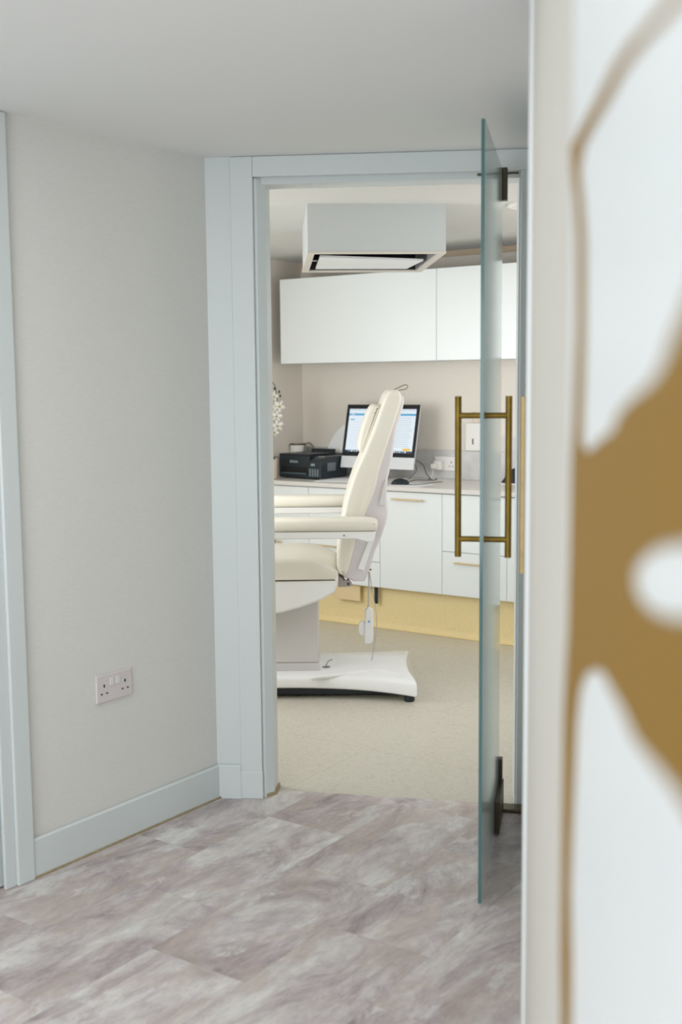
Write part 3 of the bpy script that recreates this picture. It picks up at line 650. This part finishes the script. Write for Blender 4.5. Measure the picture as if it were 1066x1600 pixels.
mats = [screen_mat('screen_white', srgb(226, 238, 246), 0.95), screen_mat('screen_blue', srgb(92, 172, 214), 0.9), screen_mat('screen_grey', srgb(188, 198, 206), 0.9), screen_mat('screen_navy', srgb(30, 42, 66), 1), screen_mat('screen_yellow', srgb(232, 190, 40), 1), screen_mat('screen_pale', srgb(206, 216, 226), 1)]
SX0, SX1, SZ0, SZ1 = -MW+0.022, MW-0.022, CH+0.026, MH-0.028
sm = MB()
def scr(u0, u1, v0, v1, mi, d):
    x0 = SX0+(SX1-SX0)*u0; x1 = SX0+(SX1-SX0)*u1; z1 = SZ1-(SZ1-SZ0)*v0; z0 = SZ1-(SZ1-SZ0)*v1
    sm.box((x0, -0.003-d, z0), (x1, -0.0031, z1), mi)
scr(0, 1, 0, 1, 0, 0.0004); scr(0, 1, 0.0, 0.05, 5, 0.0006); scr(0, 1, 0.105, 0.155, 1, 0.0007); scr(0, 1, 0.955, 1, 3, 0.0007)
scr(0.025, 0.085, 0.122, 0.138, 0, 0.0009); scr(0.03, 0.09, 0.235, 0.262, 1, 0.0008)
rr = random.Random(3)
for k in range(14):
    v = 0.2+k*0.05
    scr(0.70, 0.97-rr.random()*0.05, v, v+0.010, 2, 0.0008)
    scr(0.66, 0.97, v+0.030, v+0.032, 5, 0.0008)
for k in range(9):
    v = 0.30+k*0.065; scr(0.04, 0.16+rr.random()*0.05, v, v+0.008, 5, 0.0008)
scr(0.30, 0.60, 0.22, 0.9, 5, 0.0006)
scr(0.86, 0.97, 0.895, 0.945, 4, 0.0009)
for k in range(22):
    u = 0.05+k*0.04; scr(u, u+0.024, 0.962, 0.992, (1, 0, 2, 5)[k % 4], 0.0009)
mbuild(sm, 'screen', mats, mon)
st = MB(); st.prism([(-0.02, 0.006), (0.055, 0.10), (0.060, 0.17), (0.052, 0.17), (0.045, 0.10), (-0.03, 0.006)], -0.07, 0.07, 'x')
st.build('stand_neck', 'alu', mon)
MB().prism([(-0.115, 0.0), (-0.115, 0.003), (0.055, 0.008), (0.055, 0.0)], -0.095, 0.095, 'x').build('stand_foot', 'alu', mon, bevel=0.001)

# printer
pr = thing('printer', 'black ink tank printer on the left end of the worktop', 'printer', W(-4.222, 5.852, WT), -TH-math.radians(3))
PW, PD, PH = 0.175, 0.145, 0.142
MB().prism([(-PW, -PD+0.012), (-PW+0.012, -PD), (PW-0.10, -PD), (PW-0.10, PD), (-PW+0.02, PD), (-PW, PD-0.02)], 0.006, PH).build('body', 'navy', pr, bevel=0.004)
MB().prism([(-PD-0.012, 0.006), (PD-0.03, 0.006), (PD-0.03, PH-0.004), (-PD+0.05, PH-0.006), (-PD+0.005, PH-0.020), (-PD-0.012, PH-0.032)], PW-0.098, PW, 'x').build('ink_tank_cover', 'navy', pr, bevel=0.006)
MB().box((-PW+0.002, -PD+0.01, PH), (PW-0.104, PD-0.03, PH+0.010)).build('scanner_lid', 'black', pr, bevel=0.003)
MB().prism([(PD-0.04, PH-0.01), (PD-0.028, PH+0.03), (PD+0.004, PH+0.03), (PD, PH-0.01)], -PW+0.06, PW-0.12, 'x').build('rear_tray', 'black', pr, bevel=0.002)
MB().box((-PW+0.03, -PD-0.001, 0.028), (PW-0.112, -PD+0.001, 0.074)).build('paper_slot', 'dark_hole', pr)
MB().box((-PW+0.035, -PD-0.014, 0.030), (PW-0.115, -PD, 0.038)).build('output_tray', mat('tray_grey', srgb(80, 96, 104), 0.3), pr)
for k in range(4):
    MB().box((PW-0.088+k*0.020, -PD-0.0135, 0.020), (PW-0.077+k*0.020, -PD-0.0115, 0.066)).build('ink_window', mat('ink_window', srgb(120, 132, 140), 0.3), pr)
MB().box((PW-0.075, -PD-0.0135, 0.084), (PW-0.045, -PD-0.0115, 0.098)).build('status_display', mat('display_grey', srgb(150, 160, 168), 0.3), pr)
MB().box((PW+0.0001, -0.09, 0.05), (PW+0.002, -0.01, 0.10)).build('side_window', mat('side_grey', srgb(110, 116, 122), 0.3), pr)
MB().box((PW-0.07, -PD+0.05, PH-0.0055), (PW-0.03, -PD+0.07, PH-0.0035)).build('control_label', 'alu', pr)
tx = bpy.data.curves.new('brand_lettering', 'FONT'); tx.body = 'EPSON'; tx.size = 0.021; tx.extrude = 0.0004; tx.align_x = 'CENTER'
to = bpy.data.objects.new('lettering', tx); C.objects.link(to)
tm = bpy.data.meshes.new_from_object(to.evaluated_get(bpy.context.evaluated_depsgraph_get())); bpy.data.objects.remove(to, do_unlink=True)
tm.transform(Matrix.Rotation(math.pi/2, 4, 'X')); tm.materials.clear(); tm.materials.append(M['alu'])
lo = bpy.data.objects.new('lettering', tm); C.objects.link(lo); lo.parent = pr; lo.location = (-0.045, -PD-0.0006, 0.098)

# paper standing in the printer's rear tray, leaning back against the wall
pg = [(-0.105, 0.0), (0.105, 0.0), (0.105, 0.16), (0.092, 0.185), (0.045, 0.19), (0.0, 0.175), (-0.035, 0.145), (-0.075, 0.08)]
mbp = MB().prism(pg, 0, 0.003, 'y'); mbp.bm.transform(Matrix.Rotation(math.radians(-14), 4, 'X'))
tag(mbp.build('paper_stack', 'paper', loc=W(-4.165, 6.045, 0.985), rz=-TH), 'white paper sheets standing up behind the black printer', 'paper')

t = thing('canister', 'small white round canister behind the printer, beside the corner', 'canister', W(-4.458, 6.00, WT))
MB().lathe([(0.046, 0), (0.050, 0.004), (0.050, 0.195), (0.047, 0.198), (0.043, 0.195), (0.043, 0.02), (0.001, 0.02)]).build('cup', 'white_plastic', t, smooth=False)
MB().lathe([(0.0505, 0.190), (0.0508, 0.199), (0.045, 0.199), (0.045, 0.19)]).build('rim', 'bronze', t)
tag(MB().tube([W(-4.40, 5.99, 0.99)+Vector(p) for p in smoothpath([(0, 0, 0), (0.004, 0, 0.035), (0.02, 0, 0.055), (0.04, 0, 0.050), (0.06, 0, 0.025), (0.07, 0, -0.02), (0.07, 0, -0.14)])], 0.0028, 8).build('power_cable', 'cable_black', smooth=True), 'black cable arching up behind the printer', 'cable')

# orchid
orc = thing('potted_orchid', 'white orchid hanging over a cream pot at the left edge of the doorway', 'plant', W(-4.378, 5.600, WT), -TH)
MB().lathe([(0.038, 0), (0.044, 0.004), (0.049, 0.12), (0.049, 0.128), (0.044, 0.128), (0.042, 0.11), (0.001, 0.11)]).build('pot', mat('pot_cream', srgb(226, 212, 196), 0.5), orc, smooth=False)
lv = MB()
for an in (-0.5, 0.6, 2.6, 3.7):
    d = Vector((math.cos(an), math.sin(an), 0)); s_ = Vector((-d.y, d.x, 0))
    L_ = [(0.0, 0.115, 0.004), (0.02, 0.135, 0.014), (0.045, 0.140, 0.014), (0.07, 0.125, 0.003)]
    pv = []
    for r_, z_, w_ in L_:
        pv.append((lv.bm.verts.new(d*r_+s_*w_+Vector((0, 0, z_))), lv.bm.verts.new(d*r_-s_*w_+Vector((0, 0, z_)))))
    for A, B in zip(pv, pv[1:]): lv.bm.faces.new((A[0], A[1], B[1], B[0]))
o = lv.build('leaf', 'leaf', orc); sd = o.modifiers.new('s', 'SOLIDIFY'); sd.thickness = 0.002
stem = smoothpath([(-0.01,0,0.11),(-0.06,0.02,0.35),(-0.07,0.04,0.52),(-0.035,0.06,0.59),(-0.005,0.07,0.57),(0.006,0.075,0.47),(0.0,0.075,0.36),(-0.01,0.075,0.26)], 6)
MB().tube(stem, 0.0025, 8).build('stem', 'leaf', orc, smooth=True)
def flower(c, s, yaw, pitch, roll=0.0):
    mb = MB()
    for k in range(5):
        an = math.pi/2+k*2*math.pi/5; wdt = 0.62 if k in (1, 4) else 0.42
        d = Vector((math.cos(an), 0, math.sin(an))); n_ = Vector((0, -1, 0)); t_ = d.cross(n_)
        prev = None
        for r_, w_, y_ in ((0.05, 0.12, 0.0), (0.35, wdt*0.8, -0.10), (0.65, wdt, -0.10), (0.9, wdt*0.6, -0.02), (1.0, 0.06, 0.04)):
            A = mb.bm.verts.new((d*r_+t_*w_*0.6+n_*-y_)*s); B = mb.bm.verts.new((d*r_-t_*w_*0.6+n_*-y_)*s); Cc = mb.bm.verts.new((d*r_+n_*(-y_+0.08))*s)
            if prev: mb.bm.faces.new((prev[0], prev[2], Cc, A)); mb.bm.faces.new((prev[2], prev[1], B, Cc))
            prev = (A, B, Cc)
    mb.bm.transform(Matrix.Translation(c) @ Matrix.Rotation(yaw, 4, 'Z') @ Matrix.Rotation(pitch, 4, 'X') @ Matrix.Rotation(roll, 4, 'Y'))
    f = mb.build('flower', 'petal', orc, smooth=True); sd = f.modifiers.new('s', 'SOLIDIFY'); sd.thickness = 0.0012
    cc = MB(); cc.lathe([(0.001, -0.006), (0.006, -0.003), (0.006, 0.003), (0.001, 0.006)], (0, -0.006, 0), 10); cc.bm.transform(Matrix.Translation(c) @ Matrix.Rotation(yaw, 4, 'Z') @ Matrix.Rotation(pitch, 4, 'X'))
    cc.build('flower_centre', 'petal_core', f)
for (fx, fz, s_, yw, pt_, rl) in ((-0.012,0.505,0.030,0.5,0.2,0.1),(0.028,0.445,0.034,0.9,0.1,0.5),(0.008,0.385,0.033,0.3,0.25,0.2),(0.012,0.325,0.034,0.7,0.2,-0.2),(-0.012,0.285,0.026,0.2,0.4,0.4),(-0.02,0.43,0.028,-0.2,0.1,0.7)):
    flower(Vector((fx, 0.068, fz)), s_*1.2, yw, pt_, rl)
for p in ((-0.008,0.07,0.555),(0.026,0.07,0.535),(0.030,0.075,0.51)):
    MB().lathe([(0.001, -0.010), (0.006, -0.004), (0.007, 0.003), (0.001, 0.010)], p, 12).build('bud', 'leaf', orc, smooth=True)

# mouse, mat, sheet, cables
mp_ = tag(MB().prism([(-0.10, -0.09), (0.10, -0.09), (0.10, 0.12), (-0.10, 0.12)], 0, 0.002).build('mouse_mat', 'paper', loc=W(-3.40, 5.66, WT), rz=-TH), 'thin white mat under the black mouse, right of the chair back', 'mat')
mo = thing('computer_mouse', 'black computer mouse on the worktop below the monitor', 'computer mouse', W(-3.475, 5.665, WT+0.0022), -TH+0.5)
mm = MB(); rg = []
for k in range(9):
    x = -0.052+0.104*k/8; t_ = (x/0.052); hw = 0.031*math.sqrt(max(0.02, 1-t_**4)); hz = 0.034*math.sqrt(max(0.03, 1-(t_*0.97)**2))
    rg.append([mm.bm.verts.new((x, hw*math.cos(a_), max(0, hz*math.sin(a_)))) for a_ in [math.pi*j/8 for j in range(9)]])
fs = []
for A, B in zip(rg, rg[1:]):
    for j in range(8): fs.append(mm.bm.faces.new((A[j], A[j+1], B[j+1], B[j])))
    fs.append(mm.bm.faces.new((A[8], A[0], B[0], B[8])))
fs.append(mm.bm.faces.new(rg[0])); fs.append(mm.bm.faces.new(rg[-1])); bmesh.ops.recalc_face_normals(mm.bm, faces=fs)
mm.build('body', 'black', mo, smooth=True)
MB().box((0.015, -0.002, 0.026), (0.035, 0.002, 0.033)).build('scroll_wheel', 'chair_grey', mo)
def wab(pts): return [W(*p) for p in pts]
tag(MB().tube(smoothpath(wab([(-3.445,5.70,0.852),(-3.43,5.76,0.860),(-3.42,5.86,0.852),(-3.42,5.96,0.846),(-3.435,6.02,0.849),(-3.47,6.04,0.845),(-3.50,6.03,0.844)])), 0.0022, 8).build('mouse_cable', 'cable_black', smooth=True), 'thin black cable curling back from the mouse', 'cable')
tag(MB().tube(smoothpath(wab([(-3.50,5.60,0.8445),(-3.40,5.63,0.8445),(-3.35,5.70,0.8445),(-3.34,5.80,0.8445),(-3.33,5.90,0.8445)])), 0.0018, 8).build('charging_cable', 'cable_black', smooth=True), 'loose black cable lying on the worktop near its front edge', 'cable')
tag(MB().tube(smoothpath(wab([(-3.545,5.96,0.96),(-3.520,6.00,0.93),(-3.51,6.02,0.88),(-3.48,6.02,0.846)])), 0.0022, 8).build('monitor_cable', 'cable_black', smooth=True), 'black cable dropping from the back of the monitor', 'cable')
tag(MB().tube(smoothpath(wab([(-3.60,5.985,0.96),(-3.57,6.01,0.90),(-3.61,5.98,0.845)])), 0.0018, 8).build('monitor_cable', 'cable_black', smooth=True), 'black cable showing under the monitor beside its stand', 'cable')
tag(MB().prism([(-0.105, -0.148), (0.105, -0.148), (0.105, 0.148), (-0.105, 0.148)], 0, 0.002).build('paper_sheet', 'paper', loc=W(-3.98, 5.75, WT), rz=-TH+0.35), 'white paper sheet lying on the worktop right of the printer', 'paper')

# sockets and the plug on the splashback
s1 = socket(W(-3.425, 6.110, 0.935), -TH, 'white double socket on the grey splashback, with a charger plugged in', m='white_plastic')
cg = thing('plug_adapter', 'white charger plugged into the splashback socket right of the monitor', 'plug', W(-3.462, 6.1, 0.925), -TH)
MB().box((-0.026, -0.035, -0.028), (0.026, -0.0005, 0.028)).build('plug_body', 'white_plastic', cg, bevel=0.006)
MB().box((-0.030, -0.062, -0.018), (0.004, -0.0355, 0.012)).build('adapter', 'white_plastic', cg, bevel=0.004)
MB().tube(smoothpath([(-0.012,-0.060,-0.020),(-0.012,-0.060,-0.050),(-0.02,-0.065,-0.076),(0.04,-0.07,-0.082),(0.12,-0.06,-0.082)]), 0.0022, 8).build('cord', 'white_plastic', cg, smooth=True)
dsp = thing('wall_dispenser', 'white box fixed to the wall between the glass door handles', 'dispenser', W(-3.235, 6.129, 1.10), -TH)
MB().box((-0.05, -0.03, -0.083), (0.065, 0, 0.083)).build('box', 'white_plastic', dsp, bevel=0.004)
MB().box((-0.004, -0.0315, -0.045), (0.004, -0.0298, -0.01)).build('slot', 'bronze', dsp)
hk = tag(MB().tube(smoothpath([W(-3.235, 6.085, 1.245)+Vector(p) for p in ((0, 0, 0), (0.006, 0, -0.03), (0.014, 0, -0.058), (0.022, 0, -0.058), (0.028, 0, -0.03), (0.032, 0, 0))]), 0.0022, 8).build('chain_loop', 'brass_pale', smooth=True), 'thin gold loop hanging on the wall above the white box', 'chain')
MB().tube([W(-3.235, 6.085, 1.245), W(-3.235, 6.13, 1.245)], 0.003, 8).build('hook', 'brass_pale', hk)
s3 = thing('wall_switch', 'grey square wall plate in the gap right of the glass door', 'switch', W(-3.02, 6.129, 1.058), -TH)
MB().box((-0.048, -0.010, -0.043), (0.052, 0, 0.043)).build('face_plate', 'chair_grey', s3, bevel=0.003)
MB().box((-0.012, -0.013, -0.02), (0.012, -0.010, 0.02)).build('rocker', 'white_plastic', s3, bevel=0.001)
tb = thing('tablet', 'black tablet propped on a white stand, just right of the glass door', 'tablet', W(-2.885, 5.97, WT), -TH)
m1 = MB().prism([(-0.10, 0.006), (-0.055, 0.085), (-0.02, 0.10), (0.10, 0.10), (0.10, 0.006)], 0, 0.010, 'y'); m1.bm.transform(Matrix.Rotation(math.radians(-18), 4, 'X')); m1.build('screen', 'black_gloss', tb, bevel=0.001)
MB().box((-0.11, -0.03, 0.0), (0.11, 0.05, 0.006)).build('stand', 'white_plastic', tb, bevel=0.001)
